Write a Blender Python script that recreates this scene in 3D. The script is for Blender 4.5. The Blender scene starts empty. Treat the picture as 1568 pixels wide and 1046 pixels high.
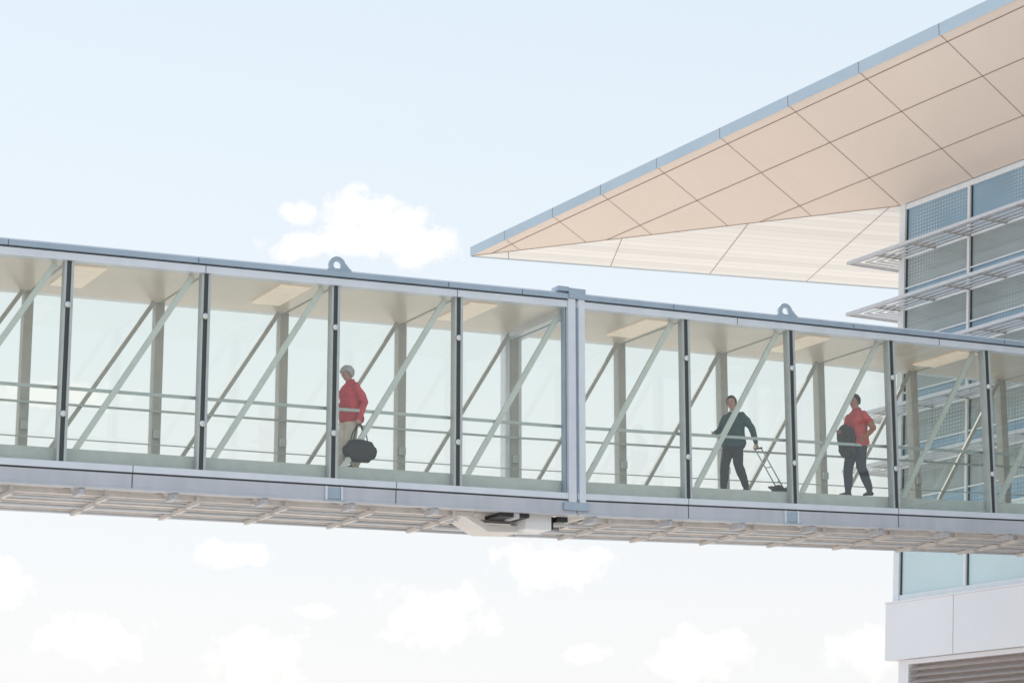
import bpy, bmesh, math, random
from mathutils import Vector, Matrix, noise
random.seed(4)
scn=bpy.context.scene
K=0.86                      # survey units -> metres, about the camera station
C0=Vector((0,0,1.6))
def W(p): return (Vector(p)-C0)*K+C0

# ------------------------------------------------------------------ materials
def nmat(name):
    m=bpy.data.materials.new(name); m.use_nodes=True
    nt=m.node_tree; return m,nt,nt.nodes,nt.links,nt.nodes["Principled BSDF"]
def mat(name,col,rough=.5,metal=0.,var=.06,scale=6.,bump=0.,bscale=40.,spec=.5,streak=0.):
    m,nt,N,L,b=nmat(name)
    tc=N.new("ShaderNodeTexCoord"); no=N.new("ShaderNodeTexNoise")
    no.inputs["Scale"].default_value=scale; no.inputs["Detail"].default_value=3
    L.new(tc.outputs["Object"],no.inputs["Vector"])
    r=N.new("ShaderNodeValToRGB")
    r.color_ramp.elements[0].position=.3; r.color_ramp.elements[1].position=.7
    r.color_ramp.elements[0].color=(*[max(0,c*(1-var)) for c in col],1)
    r.color_ramp.elements[1].color=(*[min(1,c*(1+var)) for c in col],1)
    L.new(no.outputs["Fac"],r.inputs["Fac"]); out=r.outputs["Color"]
    if streak>0:    # rain-washed grime running down the surface
        mp=N.new("ShaderNodeMapping"); mp.inputs["Scale"].default_value=(3,3,.35); L.new(tc.outputs["Object"],mp.inputs["Vector"])
        n3=N.new("ShaderNodeTexNoise"); n3.inputs["Scale"].default_value=1.6; n3.inputs["Detail"].default_value=4; L.new(mp.outputs[0],n3.inputs["Vector"])
        mr=N.new("ShaderNodeMapRange"); mr.inputs["From Min"].default_value=.45; mr.inputs["From Max"].default_value=.75
        mr.inputs["To Min"].default_value=0; mr.inputs["To Max"].default_value=streak; L.new(n3.outputs["Fac"],mr.inputs["Value"])
        mx=N.new("ShaderNodeMixRGB"); L.new(mr.outputs[0],mx.inputs["Fac"]); L.new(out,mx.inputs["Color1"]); mx.inputs["Color2"].default_value=(*[c*.5 for c in col],1); out=mx.outputs[0]
    L.new(out,b.inputs["Base Color"])
    b.inputs["Roughness"].default_value=rough; b.inputs["Metallic"].default_value=metal
    b.inputs["Specular IOR Level"].default_value=spec
    if bump>0:
        n2=N.new("ShaderNodeTexNoise"); n2.inputs["Scale"].default_value=bscale
        L.new(tc.outputs["Object"],n2.inputs["Vector"])
        bp_=N.new("ShaderNodeBump"); bp_.inputs["Strength"].default_value=bump
        L.new(n2.outputs["Fac"],bp_.inputs["Height"]); L.new(bp_.outputs["Normal"],b.inputs["Normal"])
    return m
def glassmat(name,tint,gloss=.055,edge=.36):
    m,nt,N,L,b=nmat(name); N.remove(b)
    out=N["Material Output"]
    t=N.new("ShaderNodeBsdfTransparent"); t.inputs["Color"].default_value=(*tint,1)
    g=N.new("ShaderNodeBsdfGlossy"); g.inputs["Roughness"].default_value=.02; g.inputs["Color"].default_value=(.95,1,.98,1)
    lw=N.new("ShaderNodeLayerWeight"); lw.inputs["Blend"].default_value=.25
    mr=N.new("ShaderNodeMapRange"); mr.inputs["To Min"].default_value=gloss; mr.inputs["To Max"].default_value=edge
    L.new(lw.outputs["Facing"],mr.inputs["Value"])
    mx=N.new("ShaderNodeMixShader"); L.new(mr.outputs["Result"],mx.inputs["Fac"])
    L.new(t.outputs[0],mx.inputs[1]); L.new(g.outputs[0],mx.inputs[2]); L.new(mx.outputs[0],out.inputs["Surface"])
    return m
M_pale=mat("painted_steel_pale",(.72,.75,.80),.35,.1,.04,3,streak=.10)
M_roof=mat("roof_trim_bluegrey",(.38,.46,.54),.4,.2,.06,2,streak=.15)
M_band=mat("lower_beam_grey",(.55,.56,.60),.4,.1,.05,2,streak=.16)
M_dark=mat("gasket_dark",(.05,.055,.055),.5)
M_post=mat("post_grey",(.48,.51,.50),.45,.1)
M_diag=mat("diagonal_grey",(.60,.64,.60),.4,.1,.04)
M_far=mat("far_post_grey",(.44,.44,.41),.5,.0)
M_ceil=mat("ceiling_panel",(.78,.67,.575),.28,0,.08,.5)
M_clight=mat("ceiling_light_panel",(.95,.84,.72),.5)
b_=M_clight.node_tree.nodes["Principled BSDF"]; b_.inputs["Emission Color"].default_value=(1,.76,.58,1); b_.inputs["Emission Strength"].default_value=.2
M_floor=mat("floor_carpet",(.22,.24,.24),.9)
M_edge=mat("floor_edge_greygreen",(.50,.53,.50),.6)
M_rail=mat("handrail_steel",(.42,.47,.45),.3,.4)
M_under=mat("underside_galvanised",(.82,.785,.76),.5,.05,.07,1.2)
M_under2=mat("cable_tray_steel",(.70,.66,.64),.45,.2,.1,5)
M_white=mat("white_paint",(.84,.84,.85),.4,0,.03,2)
M_blk=mat("black_plastic",(.02,.02,.022),.5)
M_bag=mat("bag_nylon",(.022,.022,.026),.6,0,.3,8,.5,12)
M_disc=mat("node_disc",(.8,.82,.8),.3,.3)
G_near=glassmat("bridge_glass",(.948,.962,.932))
def uvn(N,L):
    u=N.new("ShaderNodeUVMap"); u.uv_map="UVMap"; return u

def soffit_mat(name,c1,c2,stripe=None,cell=None):
    m,nt,N,L,b=nmat(name); u=uvn(N,L)
    no=N.new("ShaderNodeTexNoise"); no.inputs["Scale"].default_value=.25; no.inputs["Detail"].default_value=3
    L.new(u.outputs["UV"],no.inputs["Vector"])
    r=N.new("ShaderNodeMixRGB"); r.inputs["Color1"].default_value=(*c1,1); r.inputs["Color2"].default_value=(*c2,1)
    L.new(no.outputs["Fac"],r.inputs["Fac"]); col=r.outputs[0]
    if cell:   # each cladding sheet comes from a slightly different batch
        dv_=N.new("ShaderNodeVectorMath"); dv_.operation='MULTIPLY'; dv_.inputs[1].default_value=(1/cell[0],1/cell[1],0); L.new(u.outputs["UV"],dv_.inputs[0])
        fl=N.new("ShaderNodeVectorMath"); fl.operation='FLOOR'; L.new(dv_.outputs[0],fl.inputs[0])
        wn=N.new("ShaderNodeTexWhiteNoise"); L.new(fl.outputs[0],wn.inputs["Vector"])
        m3=N.new("ShaderNodeMapRange"); m3.inputs["To Min"].default_value=.985; m3.inputs["To Max"].default_value=1.01; L.new(wn.outputs["Value"],m3.inputs["Value"])
        mm=N.new("ShaderNodeVectorMath"); mm.operation='SCALE'; L.new(col,mm.inputs[0]); L.new(m3.outputs[0],mm.inputs["Scale"]); col=mm.outputs[0]
    if stripe:
        sp=N.new("ShaderNodeSeparateXYZ"); L.new(u.outputs["UV"],sp.inputs[0])
        mu=N.new("ShaderNodeMath"); mu.operation='MULTIPLY'; mu.inputs[1].default_value=1/stripe; L.new(sp.outputs["Y"],mu.inputs[0])
        fr=N.new("ShaderNodeMath"); fr.operation='FRACT'; L.new(mu.outputs[0],fr.inputs[0])
        lt=N.new("ShaderNodeMath"); lt.operation='LESS_THAN'; lt.inputs[1].default_value=.07; L.new(fr.outputs[0],lt.inputs[0])
        fl=N.new("ShaderNodeMath"); fl.operation='FLOOR'; L.new(mu.outputs[0],fl.inputs[0])
        wn=N.new("ShaderNodeTexWhiteNoise"); wn.noise_dimensions='1D'; L.new(fl.outputs[0],wn.inputs["W"])
        m3=N.new("ShaderNodeMapRange"); m3.inputs["To Min"].default_value=.90; m3.inputs["To Max"].default_value=1.05; L.new(wn.outputs["Value"],m3.inputs["Value"])
        mm=N.new("ShaderNodeVectorMath"); mm.operation='SCALE'; L.new(col,mm.inputs[0]); L.new(m3.outputs[0],mm.inputs["Scale"])
        mx=N.new("ShaderNodeMixRGB"); L.new(lt.outputs[0],mx.inputs["Fac"]); L.new(mm.outputs[0],mx.inputs["Color1"])
        mx.inputs["Color2"].default_value=(.76,.69,.63,1); col=mx.outputs[0]
    L.new(col,b.inputs["Base Color"]); b.inputs["Roughness"].default_value=.4
    return m
M_sof1=soffit_mat("soffit_panel_tan",(.84,.70,.61),(.88,.745,.655),None,(3.1,1.72))
M_sof2=soffit_mat("soffit_slat_cream",(.95,.91,.87),(.97,.95,.92),.8)
M_joint=mat("joint_brown",(.32,.23,.19),.8)  # dark brown strips marking the panel joints of soffit and fascia
M_fascia=mat("fascia_bluegrey",(.48,.57,.65),.35,.2,.05,.5)
M_roofm=mat("roof_membrane",(.5,.5,.5),.8)
def facade_glass(name,base,dots=True,rough=.08,var=.25):
    m,nt,N,L,b=nmat(name); u=uvn(N,L)
    no=N.new("ShaderNodeTexNoise"); no.inputs["Scale"].default_value=.5
    L.new(u.outputs["UV"],no.inputs["Vector"])
    r=N.new("ShaderNodeMixRGB"); r.inputs["Color1"].default_value=(*[c*(1-var) for c in base],1); r.inputs["Color2"].default_value=(*[c*(1+var) for c in base],1)
    L.new(no.outputs["Fac"],r.inputs["Fac"]); col=r.outputs[0]
    if dots:
        sc=N.new("ShaderNodeVectorMath"); sc.operation='MULTIPLY'; sc.inputs[1].default_value=(1/.115,1/.10,1); L.new(u.outputs["UV"],sc.inputs[0])
        fr=N.new("ShaderNodeVectorMath"); fr.operation='FRACTION'; L.new(sc.outputs[0],fr.inputs[0])
        su=N.new("ShaderNodeVectorMath"); su.operation='SUBTRACT'; su.inputs[1].default_value=(.5,.5,0); L.new(fr.outputs[0],su.inputs[0])
        ln=N.new("ShaderNodeVectorMath"); ln.operation='LENGTH'; L.new(su.outputs[0],ln.inputs[0])
        n2=N.new("ShaderNodeTexNoise"); n2.inputs["Scale"].default_value=.45; L.new(u.outputs["UV"],n2.inputs["Vector"])
        mr=N.new("ShaderNodeMapRange"); mr.inputs["From Min"].default_value=.38; mr.inputs["From Max"].default_value=.65
        mr.inputs["To Min"].default_value=.0; mr.inputs["To Max"].default_value=.26; L.new(n2.outputs["Fac"],mr.inputs["Value"])
        lt=N.new("ShaderNodeMath"); lt.operation='LESS_THAN'; L.new(ln.outputs["Value"],lt.inputs[0]); L.new(mr.outputs[0],lt.inputs[1])
        mx=N.new("ShaderNodeMixRGB"); L.new(lt.outputs[0],mx.inputs["Fac"]); L.new(col,mx.inputs["Color1"]); mx.inputs["Color2"].default_value=(.54,.64,.68,1); col=mx.outputs[0]
    L.new(col,b.inputs["Base Color"]); b.inputs["Roughness"].default_value=rough; b.inputs["IOR"].default_value=1.5
    return m
M_fg_blue=facade_glass("facade_glass_blue",(.26,.39,.50))
M_fg_green=facade_glass("facade_glass_greygreen",(.35,.40,.41))
M_fg_low=facade_glass("facade_glass_clear",(.62,.76,.79),False,.04,.12)
M_frame=mat("frame_white",(.80,.83,.86),.4,0,.03)
M_shade=mat("sunshade_aluminium",(.60,.61,.64),.4,.2,.06)
M_shade_d=mat("sunshade_bronze",(.46,.42,.39),.5,.1)
M_par=mat("parapet_panel",(.86,.85,.89),.5,0,.025,.5)
M_louv=mat("louvre_brown",(.52,.46,.44),.5)
M_conc=mat("concrete",(.45,.43,.40),.8)

# ------------------------------------------------------------------ mesh builder
def empty(name,loc):
    e=bpy.data.objects.new(name,None); e.location=loc; scn.collection.objects.link(e); e.empty_display_size=.5
    bpy.context.view_layer.update(); return e
class MB:
    def __init__(s,name,m,parent=None,world=True):
        s.name,s.m,s.parent,s.world=name,(m if isinstance(m,list) else [m]),parent,world; s.v=[];s.f=[];s.uv=[];s.mi=[]
    def face(s,pts,uv=None,mi=0):
        i=len(s.v); s.v+= [tuple(p) for p in pts]; s.f.append(tuple(range(i,i+len(pts)))); s.uv.append(uv or [(0,0)]*len(pts)); s.mi.append(mi)
    def raw(s,vs,fs,mi=0):
        i=len(s.v); s.v+=[tuple(p) for p in vs]
        for f in fs: s.f.append(tuple(i+k for k in f)); s.uv.append([(0,0)]*len(f)); s.mi.append(mi)
    def box(s,mp,a0,a1,b0,b1,c0,c1,mi=0):
        vs=[mp(a,b,c) for a in (a0,a1) for b in (b0,b1) for c in (c0,c1)]
        s.raw(vs,[(0,1,3,2),(4,6,7,5),(0,4,5,1),(2,3,7,6),(0,2,6,4),(1,5,7,3)],mi)
    def beam(s,p,q,wd,ht,up=(0,0,1),mi=0):
        p,q=Vector(p),Vector(q); t=(q-p).normalized(); sd=t.cross(Vector(up)).normalized(); u2=sd.cross(t)
        vs=[e+sd*a*wd/2+u2*b*ht/2 for e in (p,q) for a in (-1,1) for b in (-1,1)]
        s.raw(vs,[(0,1,3,2),(4,6,7,5),(0,4,5,1),(2,3,7,6),(0,2,6,4),(1,5,7,3)],mi)
    def cyl(s,p,q,r0,r1=None,n=12,mi=0):
        r1=r0 if r1 is None else r1
        s.loft([(p,r0,r0),(q,r1,r1)],n=n,mi=mi,dome=0)
    def loft(s,path,n=14,ref=(1,0,0),mi=0,dome=1,power=2.):
        P=[Vector(p[0]) for p in path]; R=[(p[1],p[2]) for p in path]
        T=[]
        for i in range(len(P)):
            a=P[max(0,i-1)];b=P[min(len(P)-1,i+1)]; T.append((b-a).normalized())
        seq=[]
        if dome:
            for k,(o,sc) in enumerate(((-.95,.30),(-.75,.66),(-.4,.92))):
                seq.append((P[0]+T[0]*o*min(R[0])*.9,R[0][0]*sc,R[0][1]*sc,T[0]))
        for p,r,t in zip(P,R,T): seq.append((p,r[0],r[1],t))
        if dome:
            for o,sc in ((.4,.92),(.75,.66),(.95,.30)):
                seq.append((P[-1]+T[-1]*o*min(R[-1])*.9,R[-1][0]*sc,R[-1][1]*sc,T[-1]))
        vs=[];fs=[]
        for p,ra,rb,t in seq:
            rf=Vector(ref)
            if abs(rf.dot(t))>.93: rf=Vector((0,1,0)) if abs(t.y)<.9 else Vector((0,0,1))
            a=(rf-t*rf.dot(t)).normalized(); b=t.cross(a)
            for k in range(n):
                th=2*math.pi*k/n; c,s_=math.cos(th),math.sin(th)
                c=math.copysign(abs(c)**(2/power),c); s_=math.copysign(abs(s_)**(2/power),s_)
                vs.append(p+a*ra*c+b*rb*s_)
        m=len(seq)
        for i in range(m-1):
            for k in range(n):
                fs.append((i*n+k,i*n+(k+1)%n,(i+1)*n+(k+1)%n,(i+1)*n+k))
        fs.append(tuple(reversed(range(n)))); fs.append(tuple((m-1)*n+k for k in range(n)))
        s.raw(vs,fs,mi)
    def mesh(s):
        me=bpy.data.meshes.new(s.name)
        vs=[W(p) for p in s.v] if s.world else [Vector(p) for p in s.v]
        if s.world and s.parent: vs=[v-s.parent.location for v in vs]
        me.from_pydata(vs,[],s.f)
        for m in s.m: me.materials.append(m)
        ul=me.uv_layers.new(name="UVMap"); i=0
        for u in s.uv:
            for c in u: ul.data[i].uv=c; i+=1
        for p,mi in zip(me.polygons,s.mi): p.material_index=mi
        bm=bmesh.new(); bm.from_mesh(me); bmesh.ops.recalc_face_normals(bm,faces=bm.faces); bm.to_mesh(me); bm.free()
        return me
    def build(s,smooth=False):
        me=s.mesh(); o=bpy.data.objects.new(s.name,me); scn.collection.objects.link(o)
        if s.parent: o.parent=s.parent
        if smooth: me.polygons.foreach_set("use_smooth",[True]*len(me.polygons))
        return o

# ------------------------------------------------------------------ ground
def ground():
    m,nt,N,L,b=nmat("apron_concrete")
    tc=N.new("ShaderNodeTexCoord"); no=N.new("ShaderNodeTexNoise"); no.inputs["Scale"].default_value=.08; no.inputs["Detail"].default_value=3
    br=N.new("ShaderNodeTexBrick"); br.offset=0; br.inputs["Scale"].default_value=.16
    br.inputs["Color1"].default_value=(.54,.50,.46,1); br.inputs["Color2"].default_value=(.58,.54,.49,1); br.inputs["Mortar"].default_value=(.2,.19,.18,1)
    br.inputs["Mortar Size"].default_value=.004; br.inputs["Brick Width"].default_value=1; br.inputs["Row Height"].default_value=1
    L.new(tc.outputs["Object"],no.inputs["Vector"]); L.new(tc.outputs["Object"],br.inputs["Vector"])
    mx=N.new("ShaderNodeMixRGB"); mx.blend_type='MULTIPLY'; mx.inputs["Fac"].default_value=.2
    L.new(br.outputs["Color"],mx.inputs["Color1"]); L.new(no.outputs["Fac"],mx.inputs["Color2"])
    L.new(mx.outputs[0],b.inputs["Base Color"]); b.inputs["Roughness"].default_value=.9
    g=MB("ground",m,None,False); R=3000
    g.face([(-R,-R,0),(R,-R,0),(R,R,0),(-R,R,0)]); g.build()
ground()

# ------------------------------------------------------------------ bridge
BAY=2.485; SK=4*BAY
def zb(s):
    k=s/BAY; return 7.89+.035*k if k<=4 else 8.03+.07*(k-4)
def zt(s):
    k=s/BAY; return 11.39+.058*k if k<=4 else 11.622+.038*(k-4)
def xy(s,w): return (-7.65+.889*s-.458*w, 38+.458*s+.889*w)
def Bb(s,w,h): x,y=xy(s,w); return (x,y,zb(s)+h)
def Bt(s,w,h): x,y=xy(s,w); return (x,y,zt(s)+h)
S0,S1=-8*BAY,26.2; WD=2.6
bridge=empty("glass_skybridge",W(Bb(SK,WD/2,0)))
def long(mb,mp,w0,w1,h0,h1,s0=S0,s1=S1,mi=0):
    mb.box(mp,s0,SK-.012,w0,w1,h0,h1,mi); mb.box(mp,SK+.012,s1,w0,w1,h0,h1,mi)
KS=list(range(-8,11))
c=MB("chord_flanges",M_pale,bridge)
for w0,w1 in ((-.10,.12),(WD-.12,WD+.1)):
    long(c,Bb,w0,w1,-.115,0); long(c,Bt,w0,w1,0,.13)
c.build()
c=MB("gasket_lines",M_dark,bridge)
for w0,w1 in ((-.06,.10),(WD-.1,WD+.06)):
    long(c,Bb,w0,w1,-.145,-.117); long(c,Bt,w0,w1,.132,.155)
for s in (-6.3,-1.1,2.3,7.2,8.75,12.1,16.4,20.3):      # butt joints of the trims
    c.box(Bt,s-.006,s+.006,-.153,-.1505,.157,.25); 
for s in (-3.7,1.25,6.2,12.4,17.4,22.3):
    c.box(Bb,s-.006,s+.006,-.103,-.1005,-.115,0); c.box(Bt,s+1.2,s+1.212,-.103,-.1005,0,.13); c.box(Bb,s-.008,s+.008,-.084,-.0805,-.39,-.147)
c.build()
c=MB("roof_deck",M_roof,bridge)
long(c,Bt,-.15,WD+.15,.157,.25); c.build()
c=MB("roof_cap",M_pale,bridge)
long(c,Bt,-.05,WD+.05,.252,.30); c.build()
c=MB("lower_beams",M_band,bridge)
for w0,w1 in ((-.08,.0),(WD,WD+.08)): long(c,Bb,w0,w1,-.39,-.147)
for w0,w1 in ((-.13,.06),(WD-.06,WD+.13)): long(c,Bb,w0,w1,-.425,-.392)
c.build()
c=MB("splice_boxes",[M_pale,M_roof],bridge)
for s in (-5.2,4.98,14.78,24.5):
    c.box(Bb,s-.17,s-.13,-.12,-.082,-.40,-.15); c.box(Bb,s+.13,s+.17,-.12,-.082,-.40,-.15)
    c.box(Bb,s-.125,s+.125,-.10,-.083,-.37,-.18,1); c.box(Bb,s-.22,s+.22,-.135,-.132,-.425,-.395,1)
c.build()
c=MB("ceiling",M_ceil,bridge); long(c,Bt,.125,WD-.125,.0,.06); c.build()
c=MB("ceiling_light",M_clight,bridge)
s=4.0-6*3.83
while s<S1-.8:
    if abs(s+.3-SK)>.5: c.box(Bt,s,s+.58,.22,1.75,-.03,-.003)
    s+=3.83
c.build()
c=MB("ceiling_seams",M_far,bridge)
for k in KS:
    c.box(Bt,k*BAY-.02,k*BAY+.02,.15,WD-.15,-.012,-.002)
c.build()
c=MB("floor",M_floor,bridge); long(c,Bb,.16,WD-.1,.2,.26); c.build()
c=MB("floor_edge",M_edge,bridge); long(c,Bb,.13,.158,-.0,.262); long(c,Bb,WD-.2,WD-.16,.262,.47); c.build()
p=MB("posts_dark",M_dark,bridge); q=MB("posts_grey",M_post,bridge); r=MB("posts_far",M_far,bridge)
d=MB("post_discs",M_disc,bridge); dg=MB("diagonals",M_diag,bridge); df=MB("diagonals_far",M_far,bridge)
gl=MB("glass_panes",G_near,bridge)
def mpz(x,y,z): X,Y=xy(x,y); return (X,Y,z)
def vpost(mb,s,hw,w0,w1): mb.box(mpz,s-hw[0],s+hw[1],w0,w1,zb(s),zt(s))
for k in KS:
    s=k*BAY
    if k!=4:
        vpost(p,s,(.035,.04),-.045,.10); vpost(q,s,(-.042,.09),-.06,.14); vpost(q,s,(.075,-.037),-.05,.12)
        for h in (zt(s)-.78,zb(s)+.82):
            x,y=xy(s,-.065); n=Vector((.458,-.889,0))
            P=Vector((x,y,h)); d.cyl(P,P+n*.03,.058,.05,14); d.cyl(P+n*.031,P+n*.045,.025,.025,8)
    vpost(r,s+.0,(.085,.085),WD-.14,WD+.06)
    if k<KS[-1]:
        a=s+.16;b=s+BAY-.18
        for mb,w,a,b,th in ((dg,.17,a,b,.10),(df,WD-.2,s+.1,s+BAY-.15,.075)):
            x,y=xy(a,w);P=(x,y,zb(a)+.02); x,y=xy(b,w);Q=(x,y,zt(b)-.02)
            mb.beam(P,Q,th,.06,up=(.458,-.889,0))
        e0=.2 if k==4 else .09; e1=.2 if k==3 else .075
        for w in (.03,WD+.0):
            s_a,s_b=s+e0,s+BAY-e1
            t0,t1=[random.uniform(-.004,.004) for _ in range(2)]   # panes never sit perfectly flat
            gl.face([mpz(s_a,w,zb(s_a)+.002),mpz(s_b,w+t0,zb(s_b)+.002),mpz(s_b,w+t0+t1,zt(s_b)-.002),mpz(s_a,w+t1,zt(s_a)-.002)])
p.build();q.build();r.build();d.build(True);dg.build();df.build();gl.build()
c=MB("handrails",M_rail,bridge)
long(c,Bb,.19,.235,1.29,1.345); long(c,Bb,WD-.28,WD-.235,1.42,1.46); long(c,Bb,WD-.28,WD-.25,.80,.82)
for k in KS:
    for w in (.15,WD-.235): c.box(Bb,k*BAY-.02,k*BAY+.02,w,w+.08,1.30 if w<1 else 1.43,1.33 if w<1 else 1.45)
c.build()
c=MB("wall_sensor_boxes",M_edge,bridge)
for k in KS: c.box(Bb,k*BAY-.06,k*BAY+.06,WD-.22,WD-.15,.95,1.1)
c.build()
c=MB("knuckle_portal",M_pale,bridge)
for a,b in ((-.19,-.035),(.035,.17)):
    for w0,w1 in ((-.13,.1),(WD-.1,WD+.13)):
        c.box(mpz,SK+a,SK+b,w0,w1,zb(SK)-.18,zt(SK)+.16)
    c.box(mpz,SK+a,SK+b,.1,WD-.1,zt(SK)-.12,zt(SK)+.14)
c.build()
c=MB("knuckle_gasket",M_roof,bridge)
c.box(mpz,SK-.035,SK+.035,-.07,.08,zb(SK)-.3,zt(SK)+.15)
c.box(mpz,SK-.19,SK+.17,-.17,WD+.17,zt(SK)+.165,zt(SK)+.36)
c.box(mpz,SK-.42,SK-.19,-.16,.12,zt(SK)+.29,zt(SK)+.38)
c.box(mpz,SK-.30,SK+.24,-.14,.12,zb(SK)-.33,zb(SK)-.185)
for o in (-.235,.19): c.box(mpz,SK+o,SK+o+.03,-.04,.09,zb(SK)+.005,zt(SK)-.005)
c.build()
def lug(s):
    mb=MB("lifting_lug",M_roof,bridge); n=28; vs=[];fs=[]
    for w in (-.08,-.03):
        for k in range(n):
            th=2*math.pi*k/n
            for rr in (.075,.165):
                x,y=xy(s+rr*math.cos(th),w); vs.append((x,y,zt(s)+.38+rr*math.sin(th)))
    for k in range(n):
        j=(k+1)%n; A=2*k;B=2*j;o=2*n
        fs+=[(A,A+1,B+1,B),(o+A,o+B,o+B+1,o+A+1),(A+1,o+A+1,o+B+1,B+1),(A,B,o+B,o+A)]
    mb.raw(vs,fs)
    mb.box(Bt,s-.17,s+.27,-.10,-.01,.252,.315)
    vs=[Bt(s+a,w,h) for w in (-.075,-.035) for a,h in ((.12,.31),(.27,.31),(.15,.44))]
    mb.raw(vs,[(0,1,2),(3,5,4),(0,3,4,1),(1,4,5,2),(2,5,3,0)]); mb.build()
lug(4.98); lug(14.78)
c=MB("underside_joists",M_under,bridge)
s=S0+.35
while s<S1-.4:
    c.box(Bb,s-.06,s+.06,.02,WD-.02,-.40,-.30)
    s+=1.66
c.build()
c=MB("underside_deck",M_under,bridge); long(c,Bb,.01,WD-.01,-.30,-.26); c.build()
c=MB("joist_brackets",M_band,bridge); s=S0+.35
while s<S1-.4:
    c.box(Bb,s-.055,s+.055,-.03,.35,-.53,-.427)
    c.box(Bb,s-.035,s+.035,-.045,-.031,-.52,-.437,)
    s+=1.66
c.build()
t=MB("cable_trays",M_under2,bridge); ts=MB("cable_tray_pans",M_under,bridge)
for w0,w1,h in ((.45,.80,-.47),(1.15,1.55,-.50),(1.95,2.3,-.50)):
    for a,b in ((S0,SK-1.9),(SK+.5,S1)):
        t.box(Bb,a,b,w0,w0+.03,h,h+.09); t.box(Bb,a,b,w1-.03,w1,h,h+.09)
        ts.box(Bb,a,b,w0+.03,w1-.03,h+.03,h+.045)
    s=S0+.9
    while s<S1-.6:
        if not (SK-2.1<s<SK+.5): t.box(Bb,s-.035,s+.035,w0-.12,w1+.12,h-.07,h-.003); t.box(Bb,s-.03,s+.03,w0-.12,w0-.09,h,-.3)
        s+=1.66
t.build(); ts.build()
t=MB("conduits",M_pale,bridge)
for w,h,rr in ((.95,-.47,.03),(1.72,-.5,.035),(1.80,-.5,.022),(2.45,-.50,.03)):
    for a,b in ((S0,SK),(SK,S1)): t.cyl(Bb(a,w,h),Bb(b,w,h),rr,rr,8)
t.build(True)
t=MB("knuckle_cable_loop",M_under,bridge)
pts=[(SK-2.1,-.43),(SK-1.55,-.72),(SK-.85,-.70),(SK-.4,-.5)]
for w0,w1 in ((.55,.58),(1.25,1.28)):
    for (a,ha),(b,hb) in zip(pts,pts[1:]):
        vs=[Bb(x,w,h) for w in (w0,w1) for x,h in ((a,ha),(b,hb),(b,hb+.12),(a,ha+.12))]
        t.raw(vs,[(0,1,2,3),(7,6,5,4),(0,4,5,1),(1,5,6,2),(2,6,7,3),(3,7,4,0)])
for (a,ha),(b,hb) in zip(pts,pts[1:]):
    vs=[Bb(x,w,h) for w in (.58,1.25) for x,h in ((a,ha),(b,hb),(b,hb+.015),(a,ha+.015))]
    t.raw(vs,[(0,1,2,3),(7,6,5,4),(0,4,5,1),(1,5,6,2),(2,6,7,3),(3,7,4,0)])
t.build()
t=MB("junction_box",[M_white,M_blk],bridge)
t.box(Bb,SK-.95,SK-.40,.2,.8,-.68,-.40); t.box(Bb,SK-.39,SK-.33,.25,.75,-.66,-.42,1); t.box(Bb,SK-1.6,SK-.97,.0,.6,-.50,-.43,1); t.box(Bb,SK-.32,SK-.1,.1,.3,-.53,-.43,1); t.build()
t=MB("support_pier",M_conc,bridge); 
t.box(mpz,-16.6,-15.6,.7,1.9,-.2,zb(-16)-.65); t.box(mpz,-16.9,-15.3,.1,2.5,zb(-16)-.66,zb(-16)-.58); t.build()

# ------------------------------------------------------------------ terminal building
bld=empty("terminal_building",W((14,60,0)))
e1=Vector((.4844,-.8749,0)); tip=Vector((-1.33,72.48,20.46)); Q=Vector((3.36,3.04,-1.84))
def S(s,v,o=0): p=tip+e1*s+Q*v; return Vector((p.x,p.y,p.z-o))
SE=42
sf=MB("canopy_soffit_tan",M_sof1,bld)
sf.face([S(0,0),S(SE,0),S(SE,1),S(17.78,1)],[(0,0),(SE,0),(SE,4.9),(17.78,4.9)]); sf.build()
j=MB("canopy_soffit_joints",M_joint,bld)
def strip(P,Qp,nrm,wd=.03):
    t=(Qp-P).normalized(); sd=t.cross(nrm).normalized()*wd/2; dn=nrm.normalized()*.006
    j.face([P-sd+dn,P+sd+dn,Qp+sd+dn,Qp-sd+dn])
nr=e1.cross(Q).normalized()
if nr.z>0: nr=-nr
ss=[2.35,5.42,8.28,11.39,14.6,17.78,20.8,23.93,27.0,30.1,33.2,36.3,39.4]
for s in ss: strip(S(s,.0),S(s,min(1,s/17.78)),nr,.022)
for v,wd_ in ((.055,.03),(.355,.028),(.71,.026)): strip(S(17.78*v,v),S(SE,v),nr,wd_)
Cc=S(17.78,1); e2=Vector((14.9,4.52,0)).normalized()
Eend=tip+e2*30; w2=Vector((.874,.486,0)); W2=Cc+w2*22
n2=(Cc-tip).cross(e2).normalized()
if n2.z>0: n2=-n2
for i in range(4):
    a=tip+e2*(1.27+3.57*i); rs=1.8+5.2*i
    b=S(rs,rs/17.78) if rs<17.78 else Cc+w2*.6
    strip(b,a,n2,.022)
strip(tip,Cc,(nr+n2).normalized(),.03)
j.build()
sf=MB("canopy_soffit_slats",M_sof2,bld)
def uv2(p): r_=p-tip; return (r_.dot(e2), r_.dot(Vector((e2.y,-e2.x,0))))
for tri in ([tip,Cc,Eend],[Cc,W2,Eend]): sf.face(tri,[uv2(p) for p in tri])
sf.build()
fa=MB("canopy_fascia",M_fascia,bld)
up=Vector((0,0,.29)); o1=Vector((-.874,-.486,0))*.05; on=Vector((-e2.y,e2.x,0))*.05
def prism(A,B,o):
    vs=[A,B,B+up,A+up,A+o+Vector((0,0,-.03)),B+o+Vector((0,0,-.03)),B+up+o,A+up+o]
    fa.raw(vs,[(0,1,2,3),(7,6,5,4),(0,4,5,1),(1,5,6,2),(2,6,7,3),(3,7,4,0)])
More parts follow.
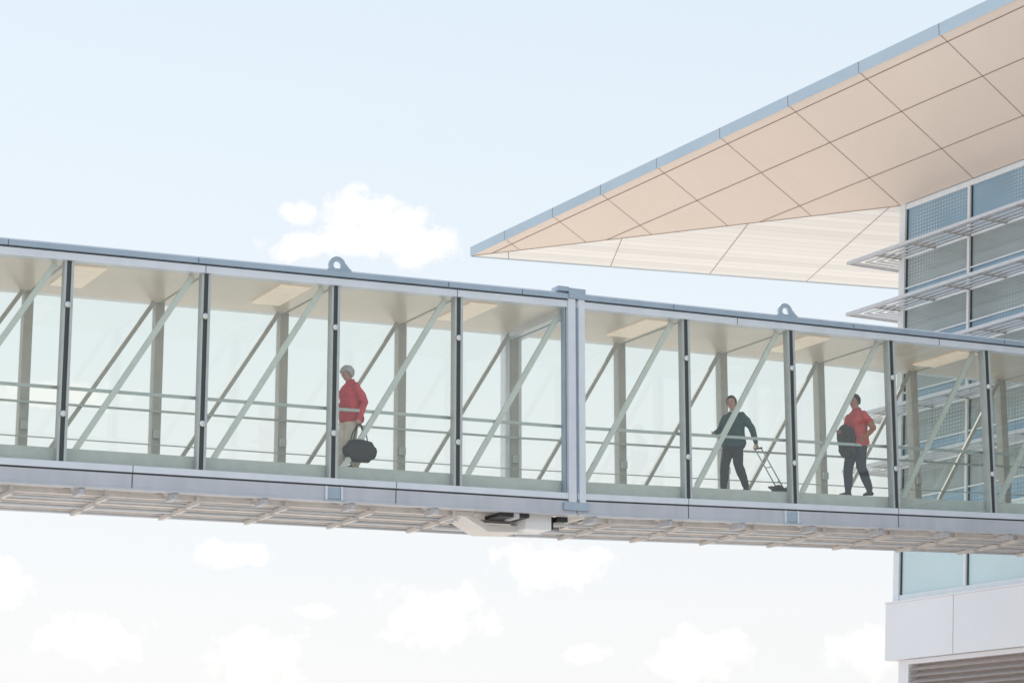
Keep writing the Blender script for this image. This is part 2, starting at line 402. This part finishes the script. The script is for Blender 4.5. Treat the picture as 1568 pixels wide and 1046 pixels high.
prism(tip,S(SE,0),o1); prism(tip,Eend,on); fa.build()
fj=MB("canopy_fascia_joints",M_joint,bld)
for s in ss:
    P=S(s,0)+o1*1.1
    fj.face([P-e1*.01+Vector((0,0,-.02)),P+e1*.01+Vector((0,0,-.02)),P+e1*.01+up,P-e1*.01+up])
fj.build()
rf=MB("canopy_roof",M_roofm,bld); u3=Vector((0,0,.285))
rf.face([tip+u3,S(SE,0)+u3,S(SE,0)+u3+Vector((40,22,0)),Eend+u3+Vector((10,0,0)),Eend+u3]); rf.build()

def Fm(s,o,z): 
    x0=10.13+.0546*(z-7.82); return (x0+.486*s-.874*o, 60-.874*s-.486*o, z)
FS=24.
shades=[17.1,15.66,14.22,12.78,11.34]
gb=MB("facade_glass",[M_fg_blue,M_fg_green,M_fg_low],bld)
def band(z0,z1,mi):
    q=[(.1,z0),(FS,z0),(FS,z1),(.1,z1)]
    gb.face([Fm(s,0,z) for s,z in q],q,mi)
band(17.1,18.6,0)
for a in shades:
    lo=a-1.44
    band(a-.86,a,1); band(lo,a-.86,0)
band(7.8,9.9,2); gb.build()
fr=MB("facade_frames",M_frame,bld)
fr.box(Fm,-.03,.2,-.3,.09,7.8,18.62); fr.box(Fm,.2,FS,-.02,.06,18.46,18.62); fr.box(Fm,.2,FS,-.02,.06,7.78,7.95)
i=0
while 2.83+2.85*i<FS: s=2.83+2.85*i; fr.box(Fm,s-.045,s+.045,-.02,.085,7.95,18.46); i+=1
for a in shades: fr.box(Fm,.2,FS,-.02,.05,a-.88,a-.84)
for a in shades+[9.9]: fr.box(Fm,.2,FS,-.02,.055,a-.03,a+.03)
fr.build()
fr=MB("facade_gaskets",M_dark,bld)
for i in range(8):
    s=2.83+2.85*i; fr.box(Fm,s+.046,s+.08,-.02,.03,7.95,18.46)
fr.box(Fm,.201,.24,-.02,.03,7.95,18.46); fr.build()
W2m=lambda a,o,z: (Fm(0,0,z)[0]+.874*a-.486*o, 60+.486*a+.874*o, z)
sh=MB("sunshade_blades",M_shade,bld); sb=MB("sunshade_brackets",M_shade_d,bld)
for z in shades:
    for k,(o0,o1_) in enumerate(((.20,.28),(.42,.50),(.64,.72),(.86,.94),(1.02,1.07))):
        if k<4:
            sh.box(Fm,-o1_,FS,o0,o1_,z-.02,z+.01); sh.box(W2m,-o0,20,o0,o1_,z-.02,z+.005)
        else:
            sh.box(Fm,-o1_,FS,o0,o1_,z-.04,z+.05); sh.box(W2m,-o0,20,o0,o1_,z-.04,z+.05)
    for mp,s,e_ in ((Fm,.05,FS),(W2m,1.0,20)):
        while s<e_:
            vs=[mp(s+ds,o,zz) for ds in (-.02,.02) for o,zz in ((.06,z-.03),(.06,z+.14),(1.0,z+.03),(1.0,z-.03))]
            sb.raw(vs,[(0,1,2,3),(7,6,5,4),(0,4,5,1),(1,5,6,2),(2,6,7,3),(3,7,4,0)]); s+=1.42
sh.build(); sb.build()
pa=MB("parapet_panels",M_par,bld)
edges=[-.18,2.56,5.41,8.26,11.11,13.96,16.81,19.66,22.5]
for a,b in zip(edges,edges[1:]): pa.box(Fm,a+(.0 if a<0 else .012),b-.012,-.3,.2,6.26,7.74)
pa.box(Fm,-.2,22.6,-.3,.225,7.742,7.79)
pa.build()
pb=MB("parapet_backing",M_dark,bld); pb.box(Fm,-.1,22.5,-.25,.17,6.28,7.72); pb.build()
lv=MB("louvre_screen",M_louv,bld); lf=MB("louvre_frame",M_par,bld)
lf.box(Fm,.42,.58,-.3,.02,0.0,6.25); lf.box(Fm,.58,22,-.2,.03,6.13,6.25)
z=5.98
while z>.3:
    vs=[Fm(s,o,zz) for s in (.58,22) for o,zz in ((-.14,z+.07),(-.12,z+.085),(.0,z+.0),(-.02,z-.015))]
    lv.raw(vs,[(0,1,2,3),(7,6,5,4),(0,4,5,1),(1,5,6,2),(2,6,7,3),(3,7,4,0)]); z-=.16
lv.build(); lf.build()
bk=MB("wall_core",M_louv,bld); bk.box(Fm,.45,22,-.4,-.3,0,6.2); bk.build()
sw=MB("side_walls",M_par,bld)
sw.box(W2m,.1,22,-.3,-.02,0,18.4); 
A=Fm(FS,0,0); 
sw.box(lambda a,o,z:(A[0]+.874*a-.486*o,A[1]+.486*a+.874*o,z),.0,22,-.3,0,0,18.4); sw.build()

# ------------------------------------------------------------------ people
def seg_d(p,a,b):
    ab=b-a; t=max(0,min(1,(p-a).dot(ab)/ab.length_squared)); return (p-(a+ab*t)).length
def make_person(name,s,w,H,pose,cols,yaw=0,female=False):
    x,y=xy(s,w); base=W((x,y,zb(s)+.262)); sc=H*K/1.75
    e=empty(name,base)
    ang=math.atan2(-.458,-.889)+yaw; e.rotation_euler=(0,0,ang); e.scale=(sc,sc,sc)
    mats=[mat(name+"_"+k,v,.85,0,.14,9,.5 if k in('top','legs') else .1,14,.2) for k,v in cols.items()]; ids={k:i for i,k in enumerate(cols)}
    b=MB("body",mats,e,False)
    J={k:Vector(v) for k,v in pose['J'].items()}
    segs=[]
    def limb(lbls,pts,radii):
        b.loft([(Vector(p),r,r) for p,r in zip(pts,radii)],n=12)
        for i,l in enumerate(lbls): segs.append((l,Vector(pts[i]),Vector(pts[i+1]),(radii[i]+radii[i+1])/2))
    f=.92 if female else 1.
    lean=J.get('lean',Vector((0,0,0)))
    hem=pose.get('hem',.93); ease=pose.get('ease',1.0)
    tor=[(hem,-.01,.13*ease,.175*ease),(1.05,.0,.118*ease,.16*ease*f),(1.18,.005,.12*ease,.165*ease*f),(1.30,.01,.125*ease,.185*f),(1.39,-.005,.105,.175*f),(1.45,-.015,.07,.105*f)]
    b.loft([(Vector((cx,0,z))+lean*((z-.95)/.5),a,bb) for z,cx,a,bb in tor],n=20,dome=1,power=2.3)
    for (z0,cx,a,bb),(z1,c1,a1,b1) in zip(tor,tor[1:]):
        for yy in (-.5,0,.5): segs.append(('top',Vector((cx,yy*bb,z0))+lean*((z0-.95)/.5),Vector((c1,yy*b1,z1))+lean*((z1-.95)/.5),(a+a1)/2))
    b.loft([((-.01,0,.86),.11,.155),((-.005,0,.98),.11,.15)],n=16)
    for yy in (-.07,.07): segs.append(('legs',Vector((0,yy,.80)),Vector((0,yy,hem-.05)),.11))
    lr=pose.get('legr',(.088,.062,.045))
    for sd in ('L','R'):
        yy=.09 if sd=='L' else -.09
        kn,an,to=J['knee'+sd],J['ank'+sd],J['toe'+sd]; hp=Vector((-.005,yy,.90))
        limb(['legs','legs','legs'],[hp,hp.lerp(kn,.5),kn,kn.lerp(an,.35)],[lr[0]*1.08,lr[0]*.95,lr[1]*1.05,lr[1]])
        limb(['legs'],[kn.lerp(an,.35),an+Vector((0,0,.02))],[lr[1],lr[2]])
        hl=an+Vector((-.045,0,-.05))
        b.loft([(hl,.035,.036),(hl.lerp(to,.5)+Vector((0,0,.012)),.036,.042),(to,.02,.036)],n=12,ref=(0,0,1))
        segs.append(('shoe',hl,to,.04)); segs.append(('shoe',an+Vector((-.02,0,-.045)),an+Vector((.02,0,-.035)),.04))
    ar=pose.get('armr',(.058,.044,.03))
    for sd in ('L','R'):
        sg=1 if sd=='L' else -1
        sh_=Vector((-.01,sg*.178*f,1.37))+lean*.9; el,wr=J['elb'+sd],J['wri'+sd]
        limb(['top','top'],[sh_,sh_.lerp(el,.5),el],[ar[0]*.98,ar[0]*.95,ar[1]])
        fl='top' if pose['sleeve']=='long' else 'skin'
        limb([fl,fl],[el,el.lerp(wr,.4),wr],[ar[1],ar[1]*.95 if fl=='top' else ar[1]*.9,ar[2]])
        if fl=='skin':
            segs.append(('skin',sh_.lerp(el,.75),el,ar[1]+.02))
    hd=J['head']; tilt=pose.get('tilt',0); turn=pose.get('turn',0)
    R=Matrix.Rotation(turn,3,'Z')@Matrix.Rotation(tilt,3,'Y')
    hp=lambda x,y,z: hd+R@Vector((x,y,z))
    nb=Vector((-.015,0,1.43))+lean*.95
    limb(['skin','skin'],[nb,nb.lerp(hd,.5),hp(-.015,0,-.05)],[.06*f,.054*f,.055*f])
    hs=[(-.112,.052,.028,.026),(-.09,.038,.058,.046),(-.055,.02,.080,.060),(-.015,.010,.093,.070),(.03,.002,.097,.076),(.065,-.006,.086,.070),(.088,-.012,.060,.05),(.10,-.014,.03,.028)]
    fwd=R@Vector((1,0,0))
    b.loft([(hp(cx,0,z),a,bb) for z,cx,a,bb in hs],n=18,ref=fwd)
    b.loft([(hp(.095,0,.02),.008,.008),(hp(.108,0,-.005),.011,.011),(hp(.118,0,-.025),.013,.015),(hp(.098,0,-.035),.009,.012)],n=8)
    for sg in (-1,1): b.loft([(hp(-.012,sg*.078,-.03),.010,.010),(hp(-.016,sg*.084,.0),.013,.013),(hp(-.018,sg*.082,.02),.012,.010)],n=8)
    segs.append(('skin',hp(0,0,-.07),hp(0,0,.06),.09)); segs.append(('skin',hp(.05,0,-.1),hp(.05,0,-.05),.06))
    o=b.build()
    md=o.modifiers.new("r",'REMESH'); md.mode='VOXEL'; md.voxel_size=.011
    ms=o.modifiers.new("s",'SMOOTH'); ms.iterations=4; ms.factor=.5
    bpy.context.view_layer.update()
    dg_=bpy.context.evaluated_depsgraph_get(); me=bpy.data.meshes.new_from_object(o.evaluated_get(dg_))
    o.modifiers.clear(); o.data=me
    me.materials.clear()
    for m in mats: me.materials.append(m)
    cs=[p.center.copy() for p in me.polygons]; idx_=[]
    for c_ in cs:
        l=min(segs,key=lambda g:seg_d(c_,g[1],g[2])-g[3])[0]
        arm=seg_d(c_,J['elbL'],J['wriL'])<.09 or seg_d(c_,J['elbR'],J['wriR'])<.09
        if l=='top' and c_.z<hem-.06 and not arm: l='legs'
        if l=='legs' and c_.z>hem-.02: l='top'
        idx_.append(ids[l])
    me.polygons.foreach_set("material_index",idx_); me.polygons.foreach_set("use_smooth",[True]*len(idx_))
    nv_=[v.normal.copy() for v in me.vertices]; co_=[]
    for v,nn in zip(me.vertices,nv_):      # cloth folds
        q=v.co.copy()
        if .1<q.z<1.42: q=q+nn*(noise.noise(Vector((q.x*9,q.y*9,q.z*5)))*.012+noise.noise(Vector((q.x*22,q.y*22,q.z*14+5)))*.007)
        co_+=list(q)
    me.vertices.foreach_set("co",co_); me.update()
    fd=MB("eyes_and_brows",[mat(name+"_eye",(.03,.02,.02),.3),mat(name+"_lip",(.35,.12,.1),.5),mats[ids['hair']]],e,False)
    for sg in (-1,1):
        fd.loft([(hp(.086,sg*.028,.002),.009,.009),(hp(.091,sg*.028,.002),.007,.007)],n=8,mi=0)
        fd.loft([(hp(.094,sg*.018,.022),.004,.005),(hp(.086,sg*.044,.022),.003,.005)],n=6,mi=2)
    fd.loft([(hp(.09,-.022,-.062),.005,.004),(hp(.098,0,-.061),.007,.006),(hp(.09,.022,-.062),.005,.004)],n=6,mi=1)
    fd.build(True)
    h=MB("hair",mats[ids['hair']],e,False); nu,nv=34,26; vs=[];fs=[]
    hx=pose.get('hair',(.118,.092,.118)); low=pose.get('hairlow',-.06); sl_=pose.get('side',-.03)
    for i in range(nv+1):
        for k in range(nu):
            th=math.pi*i/nv; ph_=2*math.pi*k/nu
            q_=Vector((hx[0]*math.sin(th)*math.cos(ph_)-.014,hx[1]*math.sin(th)*math.sin(ph_),hx[2]*math.cos(th)+.014))
            q_*=1+.05*noise.noise(q_*28)
            vs.append((q_,hp(*q_)))
    for i in range(nv):
        for k in range(nu):
            f4=(i*nu+k,i*nu+(k+1)%nu,(i+1)*nu+(k+1)%nu,(i+1)*nu+k)
            cc=sum((vs[a][0] for a in f4),Vector())/4
            fx=min(1,max(0,cc.x/.06))
            if cc.z<low or (cc.x>.0 and cc.z<sl_*(1-fx)+.062*fx): continue
            fs.append(f4)
    h.raw([v[1] for v in vs],fs); ho=h.build(True)
    so=ho.modifiers.new("t",'SOLIDIFY'); so.thickness=.014; so.offset=-1
    for sd in ('L','R'):
        sg=1 if sd=='L' else -1
        wr=J['wri'+sd]; el=J['elb'+sd]; dr=pose.get('hand'+sd); dr=Vector(dr).normalized() if dr else (wr-el).normalized()
        hm=MB("hand_"+sd,mats[ids['skin']],e,False)
        side=Vector((1,0,0)); side=(side-dr*side.dot(dr)); 
        if side.length<.3: side=Vector((0,0,1)); side=side-dr*side.dot(dr)
        side.normalize(); nrm=dr.cross(side)*(-sg)
        if nrm.y*sg>0: nrm=-nrm
        pc=wr+dr*.01
        hm.loft([(wr-dr*.02,.026,.02),(pc+dr*.03,.036,.016),(pc+dr*.075,.041,.014)],n=12,ref=side)
        curl=pose.get('curl'+sd,.35)
        for k,(off,ln) in enumerate(((.030,.068),(.010,.078),(-.011,.072),(-.030,.056))):
            P=pc+dr*.082+side*off; pts=[(P-dr*.02,.0095,.0095)]; a=.15
            for q_ in range(3):
                a+=curl; P=P+(dr*math.cos(a)+nrm*math.sin(a))*ln/3*(1.25-.25*q_); pts.append((P.copy(),.0092-.001*q_,.0092-.001*q_))
            hm.loft(pts,n=8)
        tp=pc+dr*.02+side*.028
        hm.loft([(tp,.013,.013),(tp+(dr*.6+side*.8+nrm*.3)*.035,.012,.012),(tp+(dr*.6+side*.8+nrm*.3)*.035+(dr*.9+side*.2+nrm*.5)*.03,.009,.009)],n=8)
        hm.build(True)
    cl=MB("collar",mats[ids.get('collar',ids['top'])],e,False)
    n=18; vs=[];fs=[]
    for i,(z,r_) in enumerate(((-.0,.083),(.045,.066),(.05,.058),(.0,.07))):
        for k in range(n):
            th=2*math.pi*k/n; vs.append(nb+Vector((.008+r_*math.cos(th),r_*1.02*math.sin(th),z+.02-.02*math.cos(th))))
    for i in range(3):
        for k in range(n): fs.append((i*n+k,i*n+(k+1)%n,(i+1)*n+(k+1)%n,(i+1)*n+k))
    cl.raw(vs,fs); cl.build(True)
    return e,mats,ids

e,_,_=make_person("woman_in_red_jacket",5.56,.55,1.97,dict(
    J=dict(kneeL=(.05,.09,.50),ankL=(-.04,.09,.09),toeL=(.12,.10,.035),kneeR=(.10,-.09,.5),ankR=(.12,-.09,.09),toeR=(.27,-.1,.035),
      elbL=(-.10,.28,1.10),wriL=(.01,.30,.82),elbR=(.0,-.24,1.13),wriR=(.20,-.17,1.04),head=(.085,0,1.60),lean=(.03,0,0)),
    hem=.84,ease=1.38,legr=(.115,.10,.085),armr=(.078,.064,.046),sleeve='long',tilt=.45,turn=.15,hair=(.130,.112,.122),hairlow=-.085,side=-.06,curlL=.75,handL=(0,0,-1)),
    dict(skin=(.50,.30,.235),top=(.58,.08,.10),legs=(.66,.60,.51),shoe=(.1,.08,.07),hair=(.42,.41,.40)),yaw=.1,female=True)
b=MB("duffel_bag",M_bag,e,False)
bx_=.12
b.loft([((-.33+bx_,.32,.26),.12,.10),((-.29+bx_,.32,.27),.175,.125),((-.1+bx_,.32,.28),.19,.135),((.06+bx_,.32,.27),.17,.125),((.10+bx_,.32,.26),.11,.10)],n=20,ref=(0,0,1),power=2.6)
for yy in (.26,.36):
    pts=[(-.24,yy,.42),(-.21,yy,.56),(-.14,.30,.71),(-.08,.30,.71),(-.01,yy,.56),(.03,yy,.42)]
    b.loft([((p_[0]+bx_,p_[1],p_[2]),.011,.011) for p_ in pts],n=6)
b.build(True)
e,_,_=make_person("man_in_dark_jacket",14.0,.75,2.02,dict(
    J=dict(kneeL=(-.02,.09,.50),ankL=(-.20,.09,.14),toeL=(-.08,.1,.04),kneeR=(.13,-.09,.52),ankR=(.18,-.09,.09),toeR=(.34,-.1,.045),
      elbL=(-.15,.29,1.15),wriL=(-.25,.30,.90),elbR=(.04,-.27,1.16),wriR=(.25,-.20,1.06),head=(.03,0,1.615),lean=(-.02,0,0)),
    hem=.88,ease=1.32,armr=(.074,.060,.042),legr=(.105,.08,.062),sleeve='long',tilt=.05,turn=.5,hairlow=-.05,side=-.03,curlL=.8,handL=(-.35,0,-1)),
    dict(skin=(.52,.29,.22),top=(.03,.075,.08),legs=(.03,.034,.045),shoe=(.02,.02,.02),hair=(.06,.04,.03),collar=(.75,.75,.72)),yaw=.28)
t=MB("luggage_trolley",[M_pale,M_blk,M_rail],None,False)
t.parent=e
hx_=Vector((-.29,.31,.80)); bx=Vector((-.84,.35,.12))
for dy in (-.07,.07): t.cyl(hx_+Vector((0,dy,0)),bx+Vector((0,dy,0)),.011,.011,8,2)
t.cyl(hx_+Vector((0,-.09,0)),hx_+Vector((0,.09,0)),.016,.016,8,1)
for q_ in (.45,.8): 
    c_=hx_.lerp(bx,q_); t.cyl(c_+Vector((0,-.08,0)),c_+Vector((0,.08,0)),.009,.009,8,2)
t.beam(bx+Vector((-.02,0,-.02)),bx+Vector((.2,0,.05)),.26,.03,mi=1)
for dy in (-.15,.15): t.cyl(bx+Vector((0,dy-.02,-.03)),bx+Vector((0,dy+.02,-.03)),.075,.075,16,1)
t.build(True)
e,_,_=make_person("man_in_red_shirt",16.8,.42,2.17,dict(
    J=dict(kneeL=(.0,.09,.49),ankL=(-.16,.09,.12),toeL=(-.03,.1,.04),kneeR=(.13,-.09,.51),ankR=(.15,-.09,.09),toeR=(.31,-.1,.04),
      elbL=(-.12,.29,1.13),wriL=(.04,.31,.99),elbR=(.04,-.25,1.14),wriR=(.24,-.12,1.08),head=(.03,0,1.615),lean=(.0,0,0)),
    hem=.90,ease=1.25,armr=(.072,.052,.034),legr=(.105,.08,.06),sleeve='short',tilt=.1,turn=.25,hairlow=-.05,side=-.03,curlL=.5,curlR=.7),
    dict(skin=(.38,.20,.145),top=(.53,.07,.07),legs=(.025,.035,.055),shoe=(.02,.02,.02),hair=(.025,.018,.015)),yaw=.05)
b=MB("jacket_over_arm",mat("folded_jacket",(.03,.032,.035),.85,0,.3,6,.8,14),e,False)
b.loft([((.22,-.08,1.16),.05,.10),((.23,-.06,1.10),.08,.14),((.24,-.04,.98),.075,.15),((.21,-.05,.86),.085,.13),((.23,-.04,.76),.06,.14),((.21,-.07,.68),.035,.09)],n=18,ref=(1,0,0),power=2.6)
b.loft([((.17,.06,1.12),.045,.05),((.15,.11,.97),.035,.05),((.18,.09,.82),.045,.04),((.16,.12,.72),.025,.03)],n=12)
b.build(True)

# ------------------------------------------------------------------ sky
wd=bpy.data.worlds.new("World"); scn.world=wd; wd.use_nodes=True; nt=wd.node_tree; N=nt.nodes; L=nt.links
for n in list(N): N.remove(n)
out=N.new("ShaderNodeOutputWorld")
sky=N.new("ShaderNodeTexSky"); sky.sky_type='NISHITA'; sky.sun_disc=False; EL=math.radians(52); AZ=math.radians(-30)
sky.sun_elevation=EL; sky.sun_rotation=AZ%(2*math.pi); sky.air_density=1.; sky.dust_density=2.
b1=N.new("ShaderNodeBackground"); b1.inputs["Strength"].default_value=.12; L.new(sky.outputs[0],b1.inputs["Color"])
tc=N.new("ShaderNodeTexCoord"); sp=N.new("ShaderNodeSeparateXYZ"); L.new(tc.outputs["Generated"],sp.inputs[0])
at=N.new("ShaderNodeMath"); at.operation='ARCTAN2'; L.new(sp.outputs["X"],at.inputs[0]); L.new(sp.outputs["Y"],at.inputs[1])
asn=N.new("ShaderNodeMath"); asn.operation='ARCSINE'; L.new(sp.outputs["Z"],asn.inputs[0])
cb=N.new("ShaderNodeCombineXYZ"); L.new(at.outputs[0],cb.inputs[0]); L.new(asn.outputs[0],cb.inputs[1])
deg=N.new("ShaderNodeVectorMath"); deg.operation='SCALE'; deg.inputs["Scale"].default_value=57.2958; L.new(cb.outputs[0],deg.inputs[0])
mr=N.new("ShaderNodeMapRange"); mr.inputs["From Min"].default_value=0; mr.inputs["From Max"].default_value=90; 
sp2=N.new("ShaderNodeSeparateXYZ"); L.new(deg.outputs[0],sp2.inputs[0]); L.new(sp2.outputs["Y"],mr.inputs["Value"])
rp=N.new("ShaderNodeValToRGB"); L.new(mr.outputs[0],rp.inputs["Fac"]); E=rp.color_ramp.elements
E[0].position=0; E[0].color=(.99,.99,.99,1); E[1].position=1; E[1].color=(.40,.60,.90,1)
for p_,c_ in ((.06,(.97,.975,.985)),(.13,(.89,.95,.99)),(.24,(.79,.90,.985)),(.45,(.62,.80,.97))):
    x_=E.new(p_); x_.color=(*c_,1)
ns=N.new("ShaderNodeTexNoise"); ns.inputs["Scale"].default_value=1.3; ns.inputs["Detail"].default_value=6; ns.inputs["Roughness"].default_value=.62
L.new(deg.outputs[0],ns.inputs["Vector"])
puffs=[(-4.05,15.65,.8,.5),(-3.3,15.2,1.0,.62),(-2.4,14.8,.8,.55),(-4.15,15.0,.8,.45),(-5.4,14.75,.85,.3),(-5.45,15.6,.5,.26),
(-7.05,7.05,.9,.3),(1.1,6.8,1.3,.5),(-1.9,5.57,1.2,.62),(-4.87,5.65,.5,.13),(-10.3,4.83,1.1,.58),(-6.35,4.4,1.1,.62),(4.75,4.58,1.0,.55),(8.95,4.58,.95,.5),(1.75,4.58,.6,.2),(-12.7,6.2,.6,.5),(-11.6,10.9,1.3,.3),
(-24,9,3,1),(22,9,3,1)]
prev=None
for a,e_,ra,re in puffs:
    s2=N.new("ShaderNodeVectorMath"); s2.operation='MULTIPLY_ADD'; s2.inputs[1].default_value=(1/ra,1/re,0); s2.inputs[2].default_value=(-a/ra,-e_/re,0); L.new(deg.outputs[0],s2.inputs[0])
    s3=N.new("ShaderNodeVectorMath"); s3.operation='LENGTH'; L.new(s2.outputs[0],s3.inputs[0])
    if prev is None: prev=s3.outputs["Value"]
    else:
        mn=N.new("ShaderNodeMath"); mn.operation='MINIMUM'; L.new(prev,mn.inputs[0]); L.new(s3.outputs["Value"],mn.inputs[1]); prev=mn.outputs[0]
ad=N.new("ShaderNodeMath"); ad.operation='MULTIPLY_ADD'; L.new(ns.outputs["Fac"],ad.inputs[0]); ad.inputs[1].default_value=3.2; ad.inputs[2].default_value=-1.5
a2=N.new("ShaderNodeMath"); a2.operation='SUBTRACT'; L.new(prev,a2.inputs[0]); L.new(ad.outputs[0],a2.inputs[1])
cm=N.new("ShaderNodeMapRange"); cm.interpolation_type='SMOOTHSTEP'; cm.inputs["From Min"].default_value=1.3; cm.inputs["From Max"].default_value=.6; L.new(a2.outputs[0],cm.inputs["Value"])
mx=N.new("ShaderNodeMixRGB"); L.new(cm.outputs[0],mx.inputs["Fac"]); L.new(rp.outputs[0],mx.inputs["Color1"]); mx.inputs["Color2"].default_value=(1.08,1.07,1.06,1)
b2=N.new("ShaderNodeBackground"); L.new(mx.outputs[0],b2.inputs["Color"]); b2.inputs["Strength"].default_value=1.
ms=N.new("ShaderNodeMixShader"); ms.inputs["Fac"].default_value=.88; L.new(b1.outputs[0],ms.inputs[1]); L.new(b2.outputs[0],ms.inputs[2]); L.new(ms.outputs[0],out.inputs["Surface"])
wd.cycles.sampling_method='MANUAL'; wd.cycles.sample_map_resolution=256

sl=bpy.data.lights.new("sun","SUN"); sl.energy=5.; sl.angle=math.radians(.5); sl.color=(1,.95,.88)
so=bpy.data.objects.new("sun",sl); scn.collection.objects.link(so)
dv=Vector((math.sin(AZ)*math.cos(EL),math.cos(AZ)*math.cos(EL),math.sin(EL)))
so.rotation_euler=dv.to_track_quat('Z','Y').to_euler(); so.location=(0,0,40)

cd=bpy.data.cameras.new("camera"); cd.sensor_width=36; cd.lens=3480/1568*36; cd.clip_end=6000; cd.clip_start=.1
co=bpy.data.objects.new("camera",cd); scn.collection.objects.link(co); co.location=(0,0,1.6)
co.rotation_euler=(math.pi/2+math.atan(767/3480),0,0); scn.camera=co
scn.view_settings.view_transform='Standard'; scn.view_settings.look='None'; scn.view_settings.exposure=0
